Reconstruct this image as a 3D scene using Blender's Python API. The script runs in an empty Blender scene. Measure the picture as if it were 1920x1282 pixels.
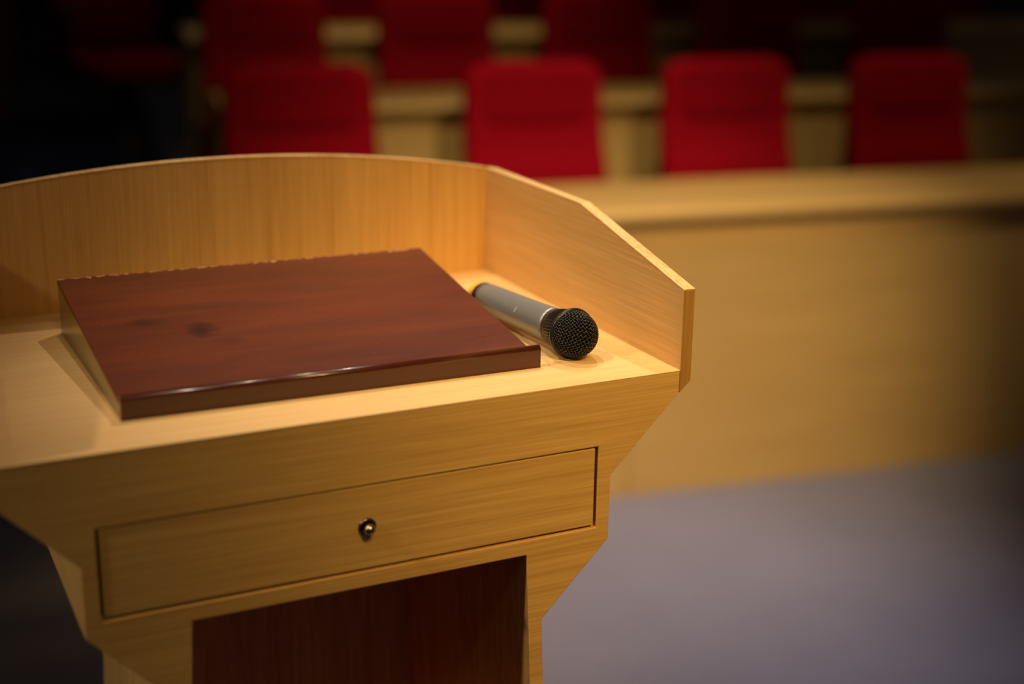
import bpy, bmesh, math, random
from math import sin, cos, pi, radians, atan2
from mathutils import Vector, Matrix

random.seed(7)
SC = bpy.context.scene
COL = SC.collection
H = 1.10                       # lectern shelf height above the floor

# ------------------------------------------------------------------ camera
yaw, pit, rol = 0.45648, 0.28880, 0.01421
CAM = Vector((-0.3859, -1.0619, 0.3999 + H))
F = Vector((sin(yaw) * cos(pit), cos(yaw) * cos(pit), -sin(pit)))
R0 = Vector((cos(yaw), -sin(yaw), 0)); U0 = R0.cross(F)
R = R0 * cos(rol) + U0 * sin(rol); U = -R0 * sin(rol) + U0 * cos(rol)
cd = bpy.data.cameras.new('camera'); cam = bpy.data.objects.new('camera', cd); COL.objects.link(cam)
cam.matrix_world = Matrix(((R.x, U.x, -F.x, CAM.x), (R.y, U.y, -F.y, CAM.y), (R.z, U.z, -F.z, CAM.z), (0, 0, 0, 1)))
cd.sensor_width = 36; cd.lens = 2668.98 * 36 / 1920
cd.clip_start = 0.05; cd.clip_end = 60
cd.dof.use_dof = True
cd.dof.focus_distance = (Vector((0.243, 0.055, H + .03)) - CAM).dot(F)
cd.dof.aperture_fstop = 1.7
cd.dof.aperture_blades = 9
SC.camera = cam

# ------------------------------------------------------------------ view, world, lights
vs = SC.view_settings
vs.view_transform = 'Standard'; vs.look = 'None'; vs.gamma = 1; vs.use_curve_mapping = False
vs.exposure = 0.0
w = bpy.data.worlds.new('world'); SC.world = w; w.use_nodes = True
w.node_tree.nodes['Background'].inputs[0].default_value = (1, .86, .74, 1)
w.node_tree.nodes['Background'].inputs[1].default_value = 0.022

def spot(name, loc, target, power, size, blend, radius, color):
    l = bpy.data.lights.new(name, 'SPOT'); l.energy = power; l.spot_size = radians(size)
    l.spot_blend = blend; l.shadow_soft_size = radius; l.color = color
    o = bpy.data.objects.new(name, l); COL.objects.link(o)
    o.location = loc
    o.rotation_euler = (Vector(target) - Vector(loc)).to_track_quat('-Z', 'Y').to_euler()
    return o
LAMPS = [   # unseen spots, narrow cones mimic vignetting: name, place, aim, watts, cone, soft radius, colour
    ('ceiling_spot_key', (1.05, 1.45, 3.75), (0.26, 0.05, 1.1), 128, 30, 0.03, (1, .83, .70)),
    ('ceiling_spot_top', (0.08, 0.95, 3.75), (0.25, 0.12, 1.1), 115, 25, .03, (1, .84, .70)),
    ('ceiling_spot_left', (-1.25, 0.12, 3.75), (0.27, 0.12, 1.15), 150, 22, .05, (1, .82, .58)),
    ('fill_spot_far_left', (-3.0, -0.3, 3.5), (0.0, 0.12, 1.02), 180, 18, .1, (1, .82, .60)),  # unseen fill added to light the lectern's left side faces
    ('ceiling_spot_front', (0.35, -2.6, 3.6), (0.40, 0.2, 1.00), 400, 17, .15, (1, .66, .22)),
    ('fill_spot_wide', (-0.1, -2.2, 3.7), (0.32, 0.1, 0.9), 100, 26, .15, (1, .66, .22)),  # unseen wide fill added over the lectern front
    ('ceiling_spot_bench', (0.5, -1.9, 3.5), (1.42, 2.05, 0.38), 680, 28, .08, (1, .75, .40)),
    ('ceiling_spot_bench_top', (1.4, 1.6, 3.8), (1.5, 2.25, 0.8), 140, 42, .08, (1, .82, .55)),
    ('ceiling_spot_seats', (0.9, 0.5, 3.9), (1.45, 3.15, 0.7), 118, 40, .1, (1, .76, .36)),
    ('fill_spot_seats_right', (2.6, 0.6, 3.9), (2.6, 2.4, 0.75), 105, 32, .1, (1, .76, .40)),  # unseen spot added to lift the right-hand chairs
    ('ceiling_spot_rear', (1.4, 3.0, 3.9), (1.75, 4.2, 1.0), 85, 35, .1, (1, .8, .45)),
    ('fill_spot_floor', (1.4, 1.0, 3.9), (1.22, 1.40, 0.0), 215, 31, .3, (.94, .88, 1)),  # unseen bluish fill added just for the carpet
    ('fill_spot_aisle', (2.6, 4.2, 3.9), (0.85, 5.12, 1.3), 6, 13, .1, (1, .45, .8)),  # unseen pink fill added to pick out the aisle chair
    ('fill_spot_steps', (0.9, 5.6, 3.9), (0.75, 4.6, 0.4), 15, 30, .1, (.72, .78, 1)),  # unseen bluish fill added to bring up the aisle treads
]
for nm_, loc_, aim_, pw_, sz_, rd_, cl_ in LAMPS:
    spot(nm_, loc_, aim_, pw_, sz_, 1.0, rd_, cl_)

# ------------------------------------------------------------------ materials
MATS = {}
def nm(name):
    m = bpy.data.materials.new(name); m.use_nodes = True
    nt = m.node_tree; b = nt.nodes['Principled BSDF']
    MATS[name] = m
    return m, nt, b
def nd(nt, t, **k):
    n = nt.nodes.new(t)
    for a, v in k.items(): setattr(n, a, v)
    return n
def srgb(r, g, b):
    f = lambda c: (c / 255 / 12.92) if c / 255 < .04045 else ((c / 255 + .055) / 1.055) ** 2.4
    return (f(r), f(g), f(b), 1)

def wood(name, light, dark, axis='x', rough=.42, spec=.4, coat=0.0, period=.0035, streak=1.0, bump=.05, along=1.6, coat_rough=.15, across=55.):
    """fine straight-grained veneer: streaks long on `axis`, thin growth lines across it"""
    m, nt, b = nm(name); L = nt.links.new
    tc = nd(nt, 'ShaderNodeTexCoord')
    mp = nd(nt, 'ShaderNodeMapping')
    i = 'xyz'.index(axis)
    sc = [across] * 3; sc[i] = along
    mp.inputs['Scale'].default_value = sc
    L(tc.outputs['Object'], mp.inputs['Vector'])
    n1 = nd(nt, 'ShaderNodeTexNoise'); n1.inputs['Scale'].default_value = 1.0
    n1.inputs['Detail'].default_value = 5; n1.inputs['Roughness'].default_value = .6
    L(mp.outputs[0], n1.inputs['Vector'])
    mp2 = nd(nt, 'ShaderNodeMapping'); sc2 = [1 / period] * 3; sc2[i] = along * 5
    mp2.inputs['Scale'].default_value = sc2
    L(tc.outputs['Object'], mp2.inputs['Vector'])
    n2 = nd(nt, 'ShaderNodeTexNoise'); n2.inputs['Scale'].default_value = 1.0
    n2.inputs['Detail'].default_value = 2.5
    L(mp2.outputs[0], n2.inputs['Vector'])
    mp3 = nd(nt, 'ShaderNodeMapping'); sc3 = [across * .16] * 3; sc3[i] = along * .6
    mp3.inputs['Scale'].default_value = sc3
    L(tc.outputs['Object'], mp3.inputs['Vector'])
    n3 = nd(nt, 'ShaderNodeTexNoise'); n3.inputs['Scale'].default_value = 1.0
    L(mp3.outputs[0], n3.inputs['Vector'])
    a1 = nd(nt, 'ShaderNodeMath', operation='MULTIPLY'); a1.inputs[1].default_value = .30; L(n1.outputs['Fac'], a1.inputs[0])
    a2 = nd(nt, 'ShaderNodeMath', operation='MULTIPLY_ADD'); a2.inputs[1].default_value = .47; L(n2.outputs['Fac'], a2.inputs[0]); L(a1.outputs[0], a2.inputs[2])
    a3 = nd(nt, 'ShaderNodeMath', operation='MULTIPLY_ADD'); a3.inputs[1].default_value = .23; L(n3.outputs['Fac'], a3.inputs[0]); L(a2.outputs[0], a3.inputs[2])
    cr = nd(nt, 'ShaderNodeValToRGB')
    e = cr.color_ramp.elements
    e[0].position = .5 - .16 / streak; e[0].color = dark
    e[1].position = .5 + .12 / streak; e[1].color = light
    L(a3.outputs[0], cr.inputs[0]); L(cr.outputs[0], b.inputs['Base Color'])
    b.inputs['Roughness'].default_value = rough
    b.inputs['Specular IOR Level'].default_value = spec
    b.inputs['Coat Weight'].default_value = coat; b.inputs['Coat Roughness'].default_value = coat_rough
    bp = nd(nt, 'ShaderNodeBump'); bp.inputs['Strength'].default_value = bump; bp.inputs['Distance'].default_value = .0006
    L(a2.outputs[0], bp.inputs['Height']); L(bp.outputs[0], b.inputs['Normal'])
    m['out'] = 1
    return m
OAK_L = (.74, .45, .155, 1); OAK_D = (.56, .305, .085, 1)
for ax in 'xyz':
    wood('oak_' + ax, OAK_L, OAK_D, ax, streak={'x': 1.25, 'y': .95, 'z': 1.0}[ax], across=95, period=.0022)
wood('oak_inside', (.85, .42, .16, 1), (.58, .24, .08, 1), 'z', streak=1.3)
wood('oak_edge', (.82, .54, .24, 1), (.58, .32, .11, 1), 'y', period=.0016, streak=1.6)
wood('oak_shelf', (.84, .56, .25, 1), (.72, .44, .165, 1), 'x', period=.003)
wood('bench_oak', (.70, .45, .16, 1), (.60, .36, .12, 1), 'x', across=14, period=.02, along=.5)
wood('bench_oak_upright', (.68, .43, .15, 1), (.58, .34, .11, 1), 'z', across=14, period=.02, along=.5)
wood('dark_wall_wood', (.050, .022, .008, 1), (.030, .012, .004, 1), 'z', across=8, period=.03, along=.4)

def simple(name, col, rough=.5, metal=0., spec=.5, coat=0.):
    m, nt, b = nm(name)
    b.inputs['Base Color'].default_value = col; b.inputs['Roughness'].default_value = rough
    b.inputs['Metallic'].default_value = metal; b.inputs['Specular IOR Level'].default_value = spec
    b.inputs['Coat Weight'].default_value = coat
    # slight irregularity in the finish
    n = nd(nt, 'ShaderNodeTexNoise'); n.inputs['Scale'].default_value = 90
    tc = nd(nt, 'ShaderNodeTexCoord'); nt.links.new(tc.outputs['Object'], n.inputs['Vector'])
    mr = nd(nt, 'ShaderNodeMapRange'); mr.inputs['To Min'].default_value = max(rough - .05, 0.02); mr.inputs['To Max'].default_value = min(rough + .05, 1)
    nt.links.new(n.outputs['Fac'], mr.inputs['Value']); nt.links.new(mr.outputs[0], b.inputs['Roughness'])
    return m
simple('mic_silver', (.24, .25, .26, 1), .36, .4)
simple('mic_seam', (.36, .36, .35, 1), .4, .3)
simple('mic_dark_band', (.030, .022, .014, 1), .38, .3)
simple('mic_yellow', (.85, .47, .02, 1), .45)
simple('mic_black', (.012, .012, .013, 1), .33, .2)
simple('mic_wire', (.050, .048, .050, 1), .34, .8)
simple('mic_foam', (.004, .004, .005, 1), .95, 0, .1)
simple('knob_brass', (.55, .42, .26, 1), .22, 1.)
simple('knob_rim', (.30, .23, .16, 1), .3, 1.)
simple('shadow_gap', (.010, .004, .002, 1), .9, 0, .1)
simple('black_plastic', (.012, .012, .014, 1), .5)

def fabric(name, c1, c2, scale=420, ribs=False):
    m, nt, b = nm(name); L = nt.links.new
    tc = nd(nt, 'ShaderNodeTexCoord')
    n = nd(nt, 'ShaderNodeTexNoise'); n.inputs['Scale'].default_value = scale; n.inputs['Detail'].default_value = 3
    L(tc.outputs['Object'], n.inputs['Vector'])
    cr = nd(nt, 'ShaderNodeValToRGB'); cr.color_ramp.elements[0].color = c1; cr.color_ramp.elements[1].color = c2
    cr.color_ramp.elements[0].position = .3; cr.color_ramp.elements[1].position = .7
    L(n.outputs['Fac'], cr.inputs[0]); L(cr.outputs[0], b.inputs['Base Color'])
    b.inputs['Roughness'].default_value = .95; b.inputs['Specular IOR Level'].default_value = .04
    bp = nd(nt, 'ShaderNodeBump'); bp.inputs['Strength'].default_value = .3; bp.inputs['Distance'].default_value = .001
    L(n.outputs['Fac'], bp.inputs['Height']); L(bp.outputs[0], b.inputs['Normal'])
    return m
fabric('red_fabric', (.25, .0025, .010, 1), (.34, .004, .016, 1))
fabric('red_fabric_pad', (.21, .0018, .008, 1), (.29, .003, .013, 1))

def carpet(name, c1, c2):
    m, nt, b = nm(name); L = nt.links.new
    tc = nd(nt, 'ShaderNodeTexCoord')
    n = nd(nt, 'ShaderNodeTexNoise'); n.inputs['Scale'].default_value = 2.2; n.inputs['Detail'].default_value = 6
    n.inputs['Roughness'].default_value = .65
    L(tc.outputs['Object'], n.inputs['Vector'])
    cr = nd(nt, 'ShaderNodeValToRGB'); cr.color_ramp.elements[0].color = c1; cr.color_ramp.elements[1].color = c2
    cr.color_ramp.elements[0].position = .3; cr.color_ramp.elements[1].position = .7
    L(n.outputs['Fac'], cr.inputs[0]); L(cr.outputs[0], b.inputs['Base Color'])
    n2 = nd(nt, 'ShaderNodeTexNoise'); n2.inputs['Scale'].default_value = 500
    L(tc.outputs['Object'], n2.inputs['Vector'])
    bp = nd(nt, 'ShaderNodeBump'); bp.inputs['Strength'].default_value = .4; bp.inputs['Distance'].default_value = .002
    L(n2.outputs['Fac'], bp.inputs['Height']); L(bp.outputs[0], b.inputs['Normal'])
    b.inputs['Roughness'].default_value = .9; b.inputs['Specular IOR Level'].default_value = .2
    return m
carpet('grey_carpet', (.230, .218, .285, 1), (.268, .252, .325, 1))
carpet('blue_carpet', (.045, .055, .11, 1), (.055, .065, .13, 1))

KN = [(.098, .128, .017, .020, .85), (.052, .158, .022, .012, .5), (.118, .098, .02, .012, .3)]
def varnish():
    """dark red-brown varnished board with two knots and chipped pale rear edge"""
    m, nt, b = nm('mahogany_varnish'); L = nt.links.new
    tc = nd(nt, 'ShaderNodeTexCoord')
    mp = nd(nt, 'ShaderNodeMapping'); mp.inputs['Scale'].default_value = (5, 46, 46)
    L(tc.outputs['Object'], mp.inputs['Vector'])
    n1 = nd(nt, 'ShaderNodeTexNoise'); n1.inputs['Scale'].default_value = 1; n1.inputs['Detail'].default_value = 6; n1.inputs['Distortion'].default_value = .6
    L(mp.outputs[0], n1.inputs['Vector'])
    mp2 = nd(nt, 'ShaderNodeMapping'); mp2.inputs['Scale'].default_value = (2.2, 7, 7)
    L(tc.outputs['Object'], mp2.inputs['Vector'])
    n2 = nd(nt, 'ShaderNodeTexNoise'); n2.inputs['Scale'].default_value = 1; n2.inputs['Detail'].default_value = 3
    L(mp2.outputs[0], n2.inputs['Vector'])
    mx = nd(nt, 'ShaderNodeMath', operation='MULTIPLY_ADD'); mx.inputs[1].default_value = .5; L(n1.outputs['Fac'], mx.inputs[0])
    h = nd(nt, 'ShaderNodeMath', operation='MULTIPLY'); h.inputs[1].default_value = .5; L(n2.outputs['Fac'], h.inputs[0]); L(h.outputs[0], mx.inputs[2])
    cr = nd(nt, 'ShaderNodeValToRGB'); e = cr.color_ramp.elements
    e[0].position = .30; e[0].color = (.066, .012, .003, 1); e[1].position = .68; e[1].color = (.145, .030, .007, 1)
    L(mx.outputs[0], cr.inputs[0])
    cur = cr.outputs[0]
    # knots: (x, y, radius x, radius y, strength) on the board, in metres
    for (kx, ky, rx, ry, st) in KNOTS:
        mk = nd(nt, 'ShaderNodeMapping'); mk.vector_type = 'POINT'
        mk.inputs['Location'].default_value = (-kx / rx, -ky / ry, 0)
        mk.inputs['Scale'].default_value = (1 / rx, 1 / ry, 0)
        nv = nd(nt, 'ShaderNodeTexNoise'); nv.inputs['Scale'].default_value = 60; L(tc.outputs['Object'], nv.inputs['Vector'])
        L(tc.outputs['Object'], mk.inputs['Vector'])
        ln = nd(nt, 'ShaderNodeVectorMath', operation='LENGTH'); L(mk.outputs[0], ln.inputs[0])
        ad = nd(nt, 'ShaderNodeMath', operation='MULTIPLY_ADD'); ad.inputs[1].default_value = .8; L(nv.outputs['Fac'], ad.inputs[0]); L(ln.outputs['Value'], ad.inputs[2])
        mr = nd(nt, 'ShaderNodeMapRange'); mr.interpolation_type = 'SMOOTHSTEP'
        mr.inputs['From Min'].default_value = .55; mr.inputs['From Max'].default_value = 1.55
        mr.inputs['To Min'].default_value = st; mr.inputs['To Max'].default_value = 0
        L(ad.outputs[0], mr.inputs['Value'])
        mi = nd(nt, 'ShaderNodeMix', data_type='RGBA'); L(mr.outputs[0], mi.inputs[0]); L(cur, mi.inputs[6]); mi.inputs[7].default_value = (.028, .006, .004, 1)
        cur = mi.outputs[2]
    # chips along the rear edge (y local > .281)
    sx = nd(nt, 'ShaderNodeSeparateXYZ'); L(tc.outputs['Object'], sx.inputs[0])
    nc = nd(nt, 'ShaderNodeTexNoise'); nc.inputs['Scale'].default_value = 130; nc.inputs['Detail'].default_value = 5; L(tc.outputs['Object'], nc.inputs['Vector'])
    a = nd(nt, 'ShaderNodeMath', operation='MULTIPLY_ADD'); a.inputs[1].default_value = .020; L(nc.outputs['Fac'], a.inputs[0]); L(sx.outputs['Y'], a.inputs[2])
    g = nd(nt, 'ShaderNodeMath', operation='GREATER_THAN'); g.inputs[1].default_value = .2944; L(a.outputs[0], g.inputs[0])
    mi = nd(nt, 'ShaderNodeMix', data_type='RGBA'); L(g.outputs[0], mi.inputs[0]); L(cur, mi.inputs[6]); mi.inputs[7].default_value = (.42, .22, .11, 1)
    # fine scratches and dust specks
    vs_ = nd(nt, 'ShaderNodeTexVoronoi'); vs_.inputs['Scale'].default_value = 75; vs_.distance = 'EUCLIDEAN'; L(tc.outputs['Object'], vs_.inputs['Vector'])
    lt = nd(nt, 'ShaderNodeMath', operation='LESS_THAN'); lt.inputs[1].default_value = .045; L(vs_.outputs['Distance'], lt.inputs[0])
    mh = nd(nt, 'ShaderNodeMath', operation='MULTIPLY'); mh.inputs[1].default_value = .35; L(lt.outputs[0], mh.inputs[0])
    mj = nd(nt, 'ShaderNodeMix', data_type='RGBA'); L(mh.outputs[0], mj.inputs[0]); L(mi.outputs[2], mj.inputs[6]); mj.inputs[7].default_value = (.40, .22, .15, 1)
    L(mj.outputs[2], b.inputs['Base Color'])
    b.inputs['Roughness'].default_value = .36; b.inputs['Specular IOR Level'].default_value = .28
    b.inputs['Coat Weight'].default_value = .18; b.inputs['Coat Roughness'].default_value = .12
    bp = nd(nt, 'ShaderNodeBump'); bp.inputs['Strength'].default_value = .06; bp.inputs['Distance'].default_value = .0008
    L(n1.outputs['Fac'], bp.inputs['Height']); L(bp.outputs[0], b.inputs['Normal'])
KNOTS = KN
varnish()
wood('board_side_reflection', (.17, .115, .030, 1), (.12, .075, .018, 1), 'y', rough=.25, coat=.5)  # olive base paints the yellow shelf's reflection onto the dark board sides
wood('mahogany_lip', (.075, .016, .006, 1), (.050, .009, .004, 1), 'x', rough=.28, coat=.5, coat_rough=.13, period=.006, bump=.01)

# ------------------------------------------------------------------ mesh helpers
def link(name, me, mat, parent=None, bevel=0, seg=2, smooth=False):
    o = bpy.data.objects.new(name, me); COL.objects.link(o)
    if mat: me.materials.append(MATS[mat])
    if parent: o.parent = parent
    if smooth:
        for p in me.polygons: p.use_smooth = True
    if bevel:
        b = o.modifiers.new('bevel', 'BEVEL'); b.width = bevel; b.segments = seg; b.limit_method = 'ANGLE'; b.angle_limit = radians(30)
    return o
def obj(name, bm, mat, parent=None, bevel=0, seg=2, smooth=False):
    bmesh.ops.recalc_face_normals(bm, faces=bm.faces)
    me = bpy.data.meshes.new(name); bm.to_mesh(me); bm.free()
    return link(name, me, mat, parent, bevel, seg, smooth)
def empty(name, loc=(0, 0, 0), rz=0):
    o = bpy.data.objects.new(name, None); COL.objects.link(o); o.location = loc; o.rotation_euler = (0, 0, rz)
    o.empty_display_size = .05
    return o
def tag(o, label, cat, group=None):
    o['label'] = label; o['category'] = cat
    if group: o['group'] = group
    return o
def struct(o): o['kind'] = 'structure'; return o
def box(bm, x0, x1, y0, y1, z0, z1):
    v = [bm.verts.new((x, y, z)) for x in (x0, x1) for y in (y0, y1) for z in (z0, z1)]
    for f in ((0, 1, 3, 2), (4, 6, 7, 5), (0, 4, 5, 1), (2, 3, 7, 6), (0, 2, 6, 4), (1, 5, 7, 3)):
        bm.faces.new([v[i] for i in f])
def boxo(name, dims, mat, parent=None, bevel=0, seg=2):
    bm = bmesh.new(); box(bm, *dims); return obj(name, bm, mat, parent, bevel, seg)
def prism(loops, a0, a1, plane):
    """loops: outer + holes of 2D points; extruded between a0 and a1 on the axis the plane lacks"""
    bm = bmesh.new()
    def P(u, v, a):
        return {'xz': (u, a, v), 'yz': (a, u, v), 'xy': (u, v, a)}[plane]
    edges = []
    for lp in loops:
        vs_ = [bm.verts.new(P(u, v, a0)) for u, v in lp]
        edges += [bm.edges.new((vs_[i], vs_[(i + 1) % len(vs_)])) for i in range(len(vs_))]
    if len(loops) == 1:
        faces = [bm.faces.new(list(bm.verts))]
    else:
        r = bmesh.ops.triangle_fill(bm, use_beauty=True, use_dissolve=False, edges=edges)
        faces = [g for g in r['geom'] if isinstance(g, bmesh.types.BMFace)]
    ext = bmesh.ops.extrude_face_region(bm, geom=faces)
    d = Vector(P(0, 0, a1)) - Vector(P(0, 0, a0))
    for g in ext['geom']:
        if isinstance(g, bmesh.types.BMVert): g.co += d
    return bm
def lathe(profile, n=48, axis='y', cap=True):
    """profile: list of (pos along axis, radius)"""
    bm = bmesh.new(); rings = []
    def P(a, x, z): return {'y': (x, a, z), 'z': (x, z, a), 'x': (a, x, z)}[axis]
    for a, r in profile:
        if r < 1e-6: rings.append([bm.verts.new(P(a, 0, 0))])
        else: rings.append([bm.verts.new(P(a, r * cos(2 * pi * k / n), r * sin(2 * pi * k / n))) for k in range(n)])
    for A, B in zip(rings, rings[1:]):
        for k in range(n):
            k2 = (k + 1) % n
            if len(A) == 1 and len(B) == 1: continue
            if len(A) == 1: bm.faces.new((A[0], B[k], B[k2]))
            elif len(B) == 1: bm.faces.new((A[k], A[k2], B[0]))
            else: bm.faces.new((A[k], A[k2], B[k2], B[k]))
    if cap:
        for rg in (rings[0], rings[-1]):
            if len(rg) > 1: bm.faces.new(rg)
    return bm
def tube(bm, pts, r, n=5):
    prev = None
    for i, p in enumerate(pts):
        t = (pts[min(i + 1, len(pts) - 1)] - pts[max(i - 1, 0)])
        if t.length < 1e-9: continue
        t.normalize()
        a = t.cross(Vector((0, 0, 1)));
        if a.length < .1: a = t.cross(Vector((1, 0, 0)))
        a.normalize(); b = t.cross(a)
        ring = [bm.verts.new(p + (a * cos(2 * pi * k / n) + b * sin(2 * pi * k / n)) * r) for k in range(n)]
        if prev:
            for k in range(n): bm.faces.new((prev[k], prev[(k + 1) % n], ring[(k + 1) % n], ring[k]))
        prev = ring

# ------------------------------------------------------------------ the room
TH = radians(-8.9)
O = Vector((1.437, 2.031, 0)); T = Vector((cos(TH), sin(TH), 0)); N = Vector((-T.y, T.x, 0))
def UV(u, v, z=0): return O + T * u + N * v + Vector((0, 0, z))

struct(boxo('floor', (-7, 10, -5, 13, -.05, 0), 'grey_carpet'))
RISE = .145
PITCH = 1.10
room = []
# seating tiers to the right of the aisle
for k in (1, 2):
    o = boxo('floor_tier', (-.95, 6.5, .86 + PITCH * (k - 1), 9.0, RISE * (k - 1) + .0005, RISE * k), 'grey_carpet')
    o.location = O; o.rotation_euler = (0, 0, TH); struct(o)
o = boxo('floor_tier', (-.95, 6.5, .86 + PITCH * 2, 9.0, RISE * 2 + .0005, RISE * 3), 'grey_carpet')
o.location = O; o.rotation_euler = (0, 0, TH); struct(o)
# aisle steps on the left, dull blue carpet
zz = 0
for k, (v, z) in enumerate(((.9, .14), (1.7, .30), (2.6, .47), (3.9, .585), (5.9, .70))):
    o = boxo('floor_step', (-4.5, -.96, v, 9.0, zz + .0005, z), 'blue_carpet', bevel=.012)
    o.location = O; o.rotation_euler = (0, 0, TH); struct(o); zz = z
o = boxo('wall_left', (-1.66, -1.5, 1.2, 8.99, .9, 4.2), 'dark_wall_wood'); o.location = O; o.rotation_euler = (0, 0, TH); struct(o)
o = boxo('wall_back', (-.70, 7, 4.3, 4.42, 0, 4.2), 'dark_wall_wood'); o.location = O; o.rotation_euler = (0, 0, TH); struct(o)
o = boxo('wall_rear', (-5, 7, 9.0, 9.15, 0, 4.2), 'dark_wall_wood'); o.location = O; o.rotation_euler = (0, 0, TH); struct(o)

# ------------------------------------------------------------------ lectern
lec = tag(empty('lectern', (0, 0, 0)), 'light oak lectern with low raised sides and one drawer, standing in front of the benches', 'lectern')
TT = .018
WI, WO = .31, .3215
ZW, XA, ZA, ZB, XC, ZC = -.0105, .239, -.0925, -.1555, .1705, -.2253
SP = .047
D = .428
zf = -H + .06
out = [(WI, -.0205), (XA, ZA), (XA, ZB), (XC, ZC), (XC + SP * (ZC - zf), zf)]
inn = [(.1535 + SP * (-.157 - zf), zf), (.1535, -.157)]
front = [(WI, 0)] + out + inn + [(-x, z) for x, z in reversed(inn)] + [(-x, z) for x, z in reversed(out)] + [(-WI, 0)]
XD, ZD1, ZD2 = .2255, -.0622, -.1425
hole = [(-XD, ZD1), (XD, ZD1), (XD, ZD2), (-XD, ZD2)]
sh = lambda pts: [(a, b + H) for a, b in pts]
obj('front_panel', prism([sh(front), sh(hole)], 0, TT, 'xz'), 'oak_x', lec, bevel=.0009, seg=2)
# shelf (top board) behind the front panel edge
obj('shelf', prism([[(-WI, TT), (WI, TT), (WI, D), (-WI, D)]], H - .018, H, 'xy'), 'oak_shelf', lec)
boxo('shelf_edging', (-WI, WI, -.0004, TT, H - .0002, H + .0006), 'oak_shelf', lec, bevel=.0004)
# raised side boards
def wing(s):
    prof = [(0, .0769), (.202, .1212), (D + .012, .1214), (D + .012, ZW), (0, ZW)]
    bm = prism([sh(prof)], s * WI, s * WO, 'yz')
    for v in bm.verts:      # mitred foot following the sloping underside
        if v.co.z < H + ZW + .001 and abs(abs(v.co.x) - WI) < .0005: v.co.z = H - .0215
    return obj('side_board', bm, 'oak_y', lec, bevel=.0007)
wing(1); wing(-1)
wood('oak_front_edge', (.50, .27, .07, 1), (.38, .19, .045, 1), 'z', period=.002, streak=1.2)
for s_ in (1, -1):
    lp_ = [(s_ * WI, ZW - .0105), (s_ * WI, .0766), (s_ * (WO - .0002), .0766), (s_ * (WO - .0002), ZW)]
    obj('front_edging', prism([sh(lp_)], -.0006, .0, 'xz'), 'oak_front_edge', lec)
# thin pale edge banding on top of the side boards
def edging(s):
    prof = [(0, .0769), (.202, .1212), (D, .1214), (D, .1222), (.2019, .1220), (-.0004, .0777)]
    return obj('edge_banding', prism([sh(prof)], s * (WI - .0003), s * (WO + .0003), 'yz'), 'oak_edge', lec, bevel=.0003)
edging(1); edging(-1)
# arched back board
arc = []
for i in range(33):
    x = -WI + 2 * WI * i / 32
    arc.append((x, .1505 - (.1505 - .1214) * (abs(x) / WI) ** 2.0))
bk = [(-WI, -.02)] + [(x, z) for x, z in arc] + [(WI, -.02)]
obj('back_board', prism([sh(bk)], D, D + .012, 'xz'), 'oak_z', lec)
arc2 = arc + [(x, z + .0012) for x, z in reversed(arc)]
obj('edge_banding', prism([sh(arc2)], D - .0004, D + .0124, 'xz'), 'oak_edge', lec)
# carcass sides: strips that follow the front panel's outline back to the rear
DB = D + .0
def strip(name, pts, y0, y1, th, s, mat):
    # pts outer outline, offset inwards
    inner = [(max(x - th, 0), z) for x, z in pts]
    lp = pts + inner[::-1]
    lp = [(s * x, z) for x, z in lp]
    return obj(name, prism([sh(lp)], y0, y1, 'xz'), mat, lec)
for s in (1, -1):
    strip('flared_underside', [(WI, -.0205), (XA, ZA)], TT, DB, .012, s, 'oak_y')
    strip('drawer_case_side', [(XA, ZA), (XA, ZB)], TT, DB, .010, s, 'oak_y')
    strip('lower_slope', [(XA, ZB), (XC, ZC)], TT, DB, .012, s, 'oak_y')
    strip('stem_side', [(XC, ZC), (XC + SP * (ZC - zf), zf)], TT, .333, .013, s, 'oak_z')
# inside of the open compartment
def inner_wall(s):
    lp = [(s * .1535, -.157), (s * (.1535 + SP * (-.157 - zf)), zf), (s * (.1575 + SP * (-.157 - zf)), zf), (s * .1575, -.157)]
    return obj('compartment_side', prism([sh(lp)], TT, .325, 'xz'), 'oak_inside', lec)
inner_wall(1); inner_wall(-1)
zt = -.157
bp_ = [(-.1575, zt), (.1575, zt), (.1575 + SP * (zt - zf), zf), (-(.1575 + SP * (zt - zf)), zf)]
obj('compartment_back', prism([sh(bp_)], .325, .333, 'xz'), 'oak_inside', lec)
boxo('compartment_top', (-XC - .01, XC + .01, TT, DB, H - .157, H - .1525), 'oak_inside', lec)
boxo('case_back', (-XA, XA, DB - .01, DB, H + ZB, H - .02), 'oak_z', lec)
boxo('case_floor', (-XA + .011, XA - .011, TT, DB - .011, H - .1520, H - .1480), 'oak_x', lec)
boxo('compartment_floor', (-.155, .155, TT, .325, .06, .078), 'oak_inside', lec)
boxo('plinth', (-.235, .235, .0, .36, 0, .06), 'oak_x', lec, bevel=.002)
# drawer
G = .0016
dr = boxo('drawer', (-XD + G * 1.6, XD - G * 1.6, .0012, .016, H + ZD2 + G * 1.6, H + ZD1 - G), 'oak_x', lec, bevel=.0009)
boxo('drawer_gap_shade', (-XD - .001, XD + .001, .0162, .0175, H + ZD2 - .001, H + ZD1 + .001), 'shadow_gap', lec)  # near-black sheet behind the drawer front, painting the shade in its gap
bm = lathe([(0, .0082), (-.0010, .0084), (-.0020, .0080), (-.0026, .0070), (-.0014, .0062), (-.0006, .0055), (-.0006, 0)], 32)
kr = obj('knob', bm, 'knob_rim', dr, smooth=True); kr.location = (0, .0012, H - .101)
bm = lathe([(0, .0032), (-.003, .0034), (-.0045, .0048), (-.0062, .0052), (-.0082, .0042), (-.0098, .0022), (-.0102, 0)], 28)
kk = obj('knob_tip', bm, 'knob_brass', dr, smooth=True); kk.location = (0, -.0004, H - .101)

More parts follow.
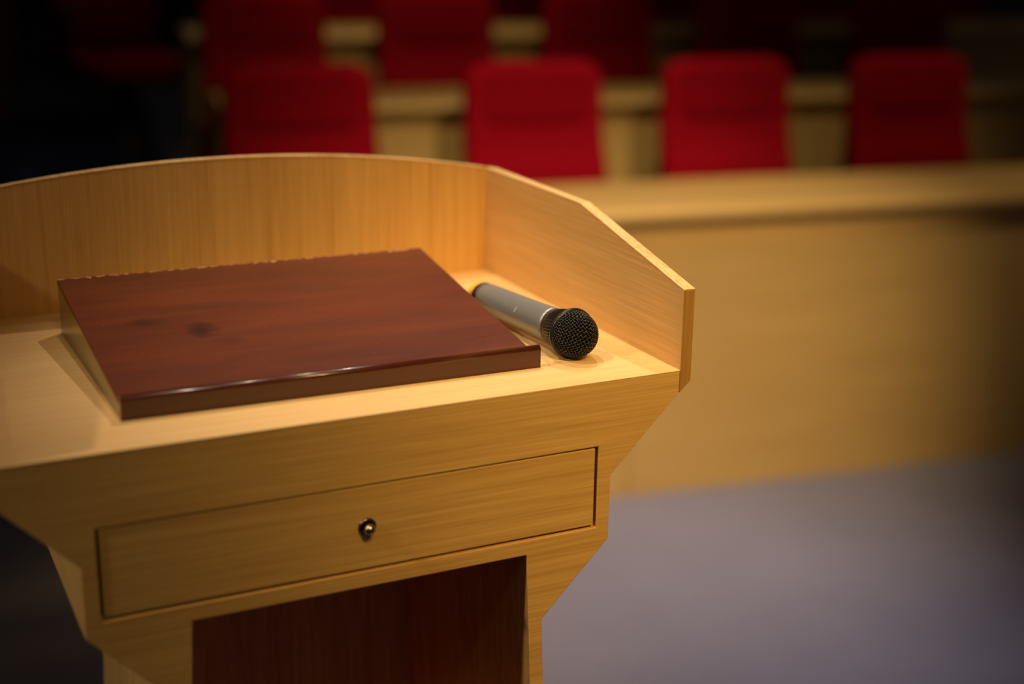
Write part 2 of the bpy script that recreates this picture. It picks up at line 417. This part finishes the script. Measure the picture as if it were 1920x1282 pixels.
# ------------------------------------------------------------------ sloping book rest
br = tag(empty('book_rest', (-.188, .067, H), radians(-.9)), 'dark red-brown varnished sloping reading board with a front lip, lying on the lectern shelf', 'book rest')
BWD, BD, BH = .376, .286, .0545
prof = [(.0085, .0), (.0085, .0168), (BD, BH), (BD, BH - .004), (.010, .0125), (.010, 0)]
# the top as a slab, body below it
slab = [(.0085, .0125), (.0085, .0172), (BD, BH), (BD, BH - .0045)]
obj('sloping_top', prism([slab], 0, BWD, 'yz'), 'mahogany_varnish', br, bevel=.0007)
bodyp = [(.0085, 0), (.0085, .0125), (BD - .0005, BH - .0045), (BD - .0005, 0)]
obj('wedge_body', prism([bodyp], .0006, BWD - .0006, 'yz'), 'board_side_reflection', br)
for o_ in br.children:
    for v in o_.data.vertices:
        v.co.x += ((v.co.x / BWD - .5) * .007 - .0035) * v.co.y / BD
# rounded lip
lp = [(0, 0), (0, .0165)]
for k in range(1, 25):
    a = pi - k * pi / 24
    lp.append((.0042 + .0042 * cos(a), .0165 + .0046 * sin(a)))
lp.append((.0084, 0))
lipo = obj('front_lip', prism([lp], .0002, BWD + .0075, 'yz'), 'mahogany_lip', br)
for p in lipo.data.polygons: p.use_smooth = abs(p.normal.x) < .5 and p.center.z > .0166

# ------------------------------------------------------------------ microphone
A = Vector((.2255, .266, .0180)); B = Vector((.2382, .070, .0240))     # tail end, centre of the ball
ax = (B - A).normalized()
mic = tag(empty('microphone', (A.x, A.y, H)), 'silver-grey handheld wireless microphone with black mesh head and yellow tail, lying beside the book rest', 'microphone')
q = Vector((0, 1, 0)).rotation_difference(ax)
L = (B - A).length
RB = .0250
zc = A.z
def mpart(name, bm, mat, smooth=True, bevel=0):
    o = obj(name, bm, mat, mic, smooth=smooth, bevel=bevel)
    o.location = (0, 0, zc); o.rotation_mode = 'QUATERNION'; o.rotation_quaternion = q
    return o
b0 = L - .035     # where the silver body meets the head collar
mpart('tail_cap', lathe([(0, 0), (0, .0115), (.0015, .0135), (.006, .0142), (.010, .0142), (.010, 0)], 40), 'mic_yellow')
mpart('tail_band', lathe([(.010, 0), (.010, .0146), (.011, .0150), (.022, .0152), (.022, 0)], 40), 'mic_dark_band')
body = mpart('body', lathe([(.022, 0), (.022, .0155), (.024, .0158), (.10, .0163), (b0 - .012, .0171), (b0 - .004, .0174), (b0 - .004, 0)], 56), 'mic_silver')
mpart('collar_band', lathe([(b0 - .004, 0), (b0 - .004, .0176), (b0 + .0005, .0180), (b0 + .0005, 0)], 56), 'mic_dark_band')
# small moulded window / switch marking on the body
bm = bmesh.new()
for i in range(9):
    for j in range(3): pass
bmesh.ops.create_cube(bm, size=1, matrix=Matrix.Translation((0, 0, 0)) @ Matrix.Diagonal((.007, .0016, .0009, 1)))
sw = mpart('body_notch', bm, 'mic_seam', smooth=False, bevel=.0004)
sw.location = Vector((0, 0, zc)) + q @ Vector((.0035, .105, .0160))
sw.parent = mic
mpart('collar', lathe([(b0, 0), (b0, .0181), (b0 + .002, .0184), (b0 + .014, .0200), (b0 + .024, .0216), (b0 + .024, 0)], 56), 'mic_black')
# ribs round the collar
bm = bmesh.new()
for k in range(44):
    a = 2 * pi * k / 44
    p0 = Vector((cos(a) * .0185, b0 + .003, sin(a) * .0185)); p1 = Vector((cos(a + .12) * .0217, b0 + .023, sin(a + .12) * .0217))
    tube(bm, [p0, (p0 + p1) / 2, p1], .0006, 4)
mpart('collar_ribs', bm, 'mic_black', smooth=False)
# band ring
mpart('head_ring', lathe([(b0 + .0235, .0195), (b0 + .0235, .0230), (b0 + .0243, .0241), (b0 + .0262, .0244), (b0 + .0280, .0241), (b0 + .0288, .0230), (b0 + .0288, .0195)], 64, cap=False), 'mic_black')
# mesh head: dark core + woven wire
hc = b0 + .0275
def headr(t):      # t 0..1 from ring to tip ; superellipse dome -> (pos, r)
    a = t * pi / 2
    return hc + .0250 * sin(a) ** .95, .0218 * cos(a) ** .80
core = [(hc - .004, 0), (hc - .004, .0205)] + [((headr(i / 16)[0] - hc) * .93 + hc, headr(i / 16)[1] * .93) for i in range(17)]
core[-1] = (core[-1][0], 0)
mpart('head_foam', lathe(core, 48), 'mic_foam')
bm = bmesh.new()
ye = hc; a_, b_ = .0218, .0250
def on_head(u, v):
    # square grid cell direction -> dome, oriented 20 degrees
    n_ = 2.35
    r = math.hypot(u, v)
    if r < 1e-9: return Vector((0, ye + b_, 0))
    th = min(r, pi / 2)
    rr = a_ * sin(th) ** .86; yy = ye + b_ * max(cos(th), 0) ** .92
    return Vector((rr * u / r, yy, rr * v / r))
step = .128; M_ = int((pi / 2) / step)
rot = radians(24)
for fam in (0, 1):
    for i in range(-M_, M_ + 1):
        c = i * step
        seg = []
        K = 150
        for k in range(K + 1):
            s_ = -pi / 2 + pi * k / K
            u, v = (s_, c) if fam == 0 else (c, s_)
            if math.hypot(u, v) > pi / 2 + .001:
                if len(seg) > 2: tube(bm, seg, .00058, 5)
                seg = []; continue
            u2 = u * cos(rot) - v * sin(rot); v2 = u * sin(rot) + v * cos(rot)
            p = on_head(u2, v2)
            nrm = Vector((p.x / a_, (p.y - ye) / b_, p.z / a_)).normalized()
            wv = cos(pi * (s_ / step)) * (1 if i % 2 else -1) * (1 if fam == 0 else -1)
            seg.append(p + nrm * (.00055 * wv))
        if len(seg) > 2: tube(bm, seg, .00058, 5)
mpart('mesh_grille', bm, 'mic_wire')

# ------------------------------------------------------------------ benches (desks)
def bench(name, u0, u1, v0, zfl, ztop, label, group=None, seams=(), depth=.37):
    e = tag(empty(name, UV(u0, v0, zfl), TH), label, 'bench', group)
    Lg = u1 - u0; h = ztop - zfl
    # worktop with rounded nose
    pr = [(.34, h), (.065, h), (.055, h - .002)]
    for k in range(0, 7):
        a = pi / 2 + k * pi / 6
        pr.append((-.02 + .016 * cos(a) + .0, h - .018 + .016 * sin(a) - .004))
    pr += [(.34, h - .042)]
    pr = [(.34, h), (.07, h), (.060, h - .003), (-.010, h - .005), (-.026, h - .010), (-.034, h - .020), (-.034, h - .030), (-.026, h - .040), (-.012, h - .045), (.34, h - .045)]
    obj('worktop', prism([pr], 0, Lg, 'yz'), 'bench_oak', e, bevel=.004, seg=3)
    boxo('apron', (.004, Lg - .004, .016, .035, h - .105, h - .045), 'bench_oak', e)
    xs = [.0] + [s - u0 for s in seams if u0 < s < u1] + [Lg]
    for a, b in zip(xs, xs[1:]):
        boxo('front_panel', (a + .0015, b - .0015, 0, .022, .0, h - .100), 'bench_oak', e, bevel=.002)
    for x in (0.0, Lg - .03):
        boxo('end_panel', (x + .001, x + .029, .036, .33, 0, h - .0455), 'bench_oak_upright', e, bevel=.002)
    return e
bench('front_row_bench', -.95, 3.6, 0, 0, .80, 'long light oak front-row bench desk directly behind the lectern', 'oak bench desks', seams=(.05, 1.19, 2.3))
bench('second_row_bench', -.89, 3.6, PITCH, RISE, .945, 'light oak bench desk of the second row, behind the nearest red chairs', 'oak bench desks', seams=(.1, 1.2, 2.3))
bench('third_row_bench', -.90, 3.6, PITCH * 2 - .1, RISE * 2, 1.085, 'light oak bench desk farthest back, behind the second row of red chairs', 'oak bench desks', seams=(.1,))

# ------------------------------------------------------------------ chairs
def backrest_mesh(z0=.44, z1=1.098, wb=.475, wt=.435, thick=.06):
    bm = bmesh.new(); NX, NZ = 26, 40
    def half(z):
        t = (z - z0) / (z1 - z0)
        return (wb + (wt - wb) * t) / 2
    def yprof(z):
        pts = [(.44, .02), (.60, -.012), (.74, .010), (.88, .048), (.93, .056), (1.02, .060), (1.11, .068)]
        for (a, ya), (b, yb) in zip(pts, pts[1:]):
            if z <= b + 1e-9:
                t = (z - a) / (b - a); t = t * t * (3 - 2 * t); return ya + (yb - ya) * t
        return pts[-1][1]
    rc = .065
    grid = {}
    for side in (0, 1):
        for j in range(NZ + 1):
            z = z0 + (z1 - z0) * j / NZ
            hw = half(z)
            if z > z1 - rc:      # rounded top corners
                dz = z - (z1 - rc); hw = hw - rc + math.sqrt(max(rc * rc - dz * dz, 0))
            if z < z0 + .03:
                dz = (z0 + .03) - z; hw = hw - .03 + math.sqrt(max(.0009 - dz * dz, 0))
            for i in range(NX + 1):
                s = -1 + 2 * i / NX
                x = hw * s
                edge = min((1 - abs(s)) * hw / .02, (z1 - z) / .02, (z - z0) / .02, 1.0)
                edge = max(edge, 0); pil = math.sqrt(max(1 - (1 - edge) ** 2, 0))
                y = yprof(z)
                if side == 0:
                    wrap = -.012 * (abs(s) ** 3)     # side bolsters lean forward
                    ys = y + .030 - .030 * pil + wrap * pil
                else:
                    ys = y + .030 + (thick - .030) * pil
                grid[side, i, j] = bm.verts.new((x, ys, z))
    for side in (0, 1):
        for i in range(NX):
            for j in range(NZ):
                bm.faces.new([grid[side, i, j], grid[side, i + 1, j], grid[side, i + 1, j + 1], grid[side, i, j + 1]])
    bmesh.ops.remove_doubles(bm, verts=bm.verts, dist=.0004)
    return bm
def pad_mesh(x0, x1, z0, z1, y, th, rc=.03):
    pts = []
    for cx, cz, a0 in ((x1 - rc, z1 - rc, 0), (x0 + rc, z1 - rc, 90), (x0 + rc, z0 + rc, 180), (x1 - rc, z0 + rc, 270)):
        for k in range(7):
            a = radians(a0 + 15 * k); pts.append((cx + rc * cos(a), cz + rc * sin(a)))
    return prism([pts], y, y + th, 'xz')
def make_chair():
    e = empty('auditorium_chair')
    bk_ = obj('backrest', backrest_mesh(), 'red_fabric', e, smooth=True)
    hp = pad_mesh(-.165, .165, .925, 1.075, .0475, .02, .03)
    for v in hp.verts: v.co.y += (v.co.z - 1.0) * .07
    obj('headrest_pad', hp, 'red_fabric_pad', e, bevel=.006, seg=3)
    # seat cushion
    pts = []
    for cx, cy, a0 in ((.225 - .06, -.02 - .03, 0), (-.225 + .06, -.02 - .03, 90), (-.225 + .06, -.42, 180), (.225 - .06, -.42, 270)):
        r = .03 if a0 < 180 else .06
        for k in range(7):
            a = radians(a0 + 15 * k); pts.append((cx + (.06 - r) * (1 if cx > 0 else -1) + r * cos(a), cy + r * sin(a)))
    obj('seat', prism([pts], .40, .475, 'xy'), 'red_fabric', e, bevel=.02, seg=4)
    obj('back_shell', pad_mesh(-.20, .20, .47, 1.05, .118, .010, .05), 'black_plastic', e, bevel=.003)
    for s in (-1, 1):
        bm = bmesh.new(); box(bm, s * .255 - .022, s * .255 + .022, -.36, -.07, .640, .665)
        obj('armrest', bm, 'black_plastic', e, bevel=.009, seg=3)
        bm = bmesh.new(); box(bm, s * .255 - .014, s * .255 + .014, -.22, -.17, .40, .640)
        obj('armrest_post', bm, 'black_plastic', e, bevel=.004)
    boxo('seat_frame', (-.268, .268, -.36, .04, .370, .400), 'black_plastic', e, bevel=.006)
    boxo('back_bracket', (-.05, .05, .0, .128, .375, .50), 'black_plastic', e, bevel=.006)
    obj('pedestal', lathe([(.012, .14), (.020, .14), (.035, .045), (.05, .035), (.372, .032)], 32, axis='z'), 'black_plastic', e, smooth=True).location = (0, -.16, 0)
    for ch in e.children:
        if ch.name.startswith('pedestal'):
            for v in ch.data.vertices: v.co.z -= .012 * (1 - v.co.z / .372)
    return e
chair0 = make_chair(); first = [True]
kids = list(chair0.children)
def place(u, v, z, label, group, rz=0.0):
    if first[0]:
        first[0] = False; r = chair0
    else:
        r = chair0.copy(); COL.objects.link(r)
        for ch in kids:
            c = ch.copy(); COL.objects.link(c); c.parent = r
    r.location = UV(u, v, z); r.rotation_euler = (0, 0, TH + rz)
    tag(r, label, 'chair', group)
    return r
V1 = .66
row1 = ['red high-backed chair of the nearest row, leftmost, above the arch of the lectern',
        'red high-backed chair of the nearest row, second from the left, above the lectern corner',
        'red high-backed chair of the nearest row, third from the left, directly behind the front bench',
        'red high-backed chair of the nearest row, rightmost and dimmer']
for u, lb in zip((-.697, .004, .632, 1.280), row1): place(u, V1, 0, lb, 'red chairs at the front bench', rz=.02)
row2 = ['dim red chair of the second row, leftmost, beside the dark aisle',
        'dim red chair of the second row, second from the left',
        'dim red chair of the second row, middle one of five',
        'dim red chair of the second row, second from the right',
        'very dark red chair of the second row, rightmost']
for u, lb in zip((-.650, -.022, .608, 1.232, 1.905), row2): place(u, V1 + PITCH, RISE, lb, 'red chairs of the second row')
row3 = ['shadowed red chair of the third row, seen between the first and second chairs before it',
        'shadowed red chair of the third row, seen between the second and middle chairs before it',
        'shadowed red chair of the third row, third from the right',
        'shadowed red chair of the third row, second from the right',
        'barely visible dark red chair of the third row at the far right']
for u, lb in zip((-.17, .57, 1.30, 2.03, 2.76), row3): place(u, V1 + PITCH * 2 - .05, RISE * 2 if True else 0, lb, 'red chairs of the third row')

place(-1.16, 2.95, .47, 'dim red chair standing alone on the dark aisle step at far left', 'chairs on the aisle steps', rz=.35)
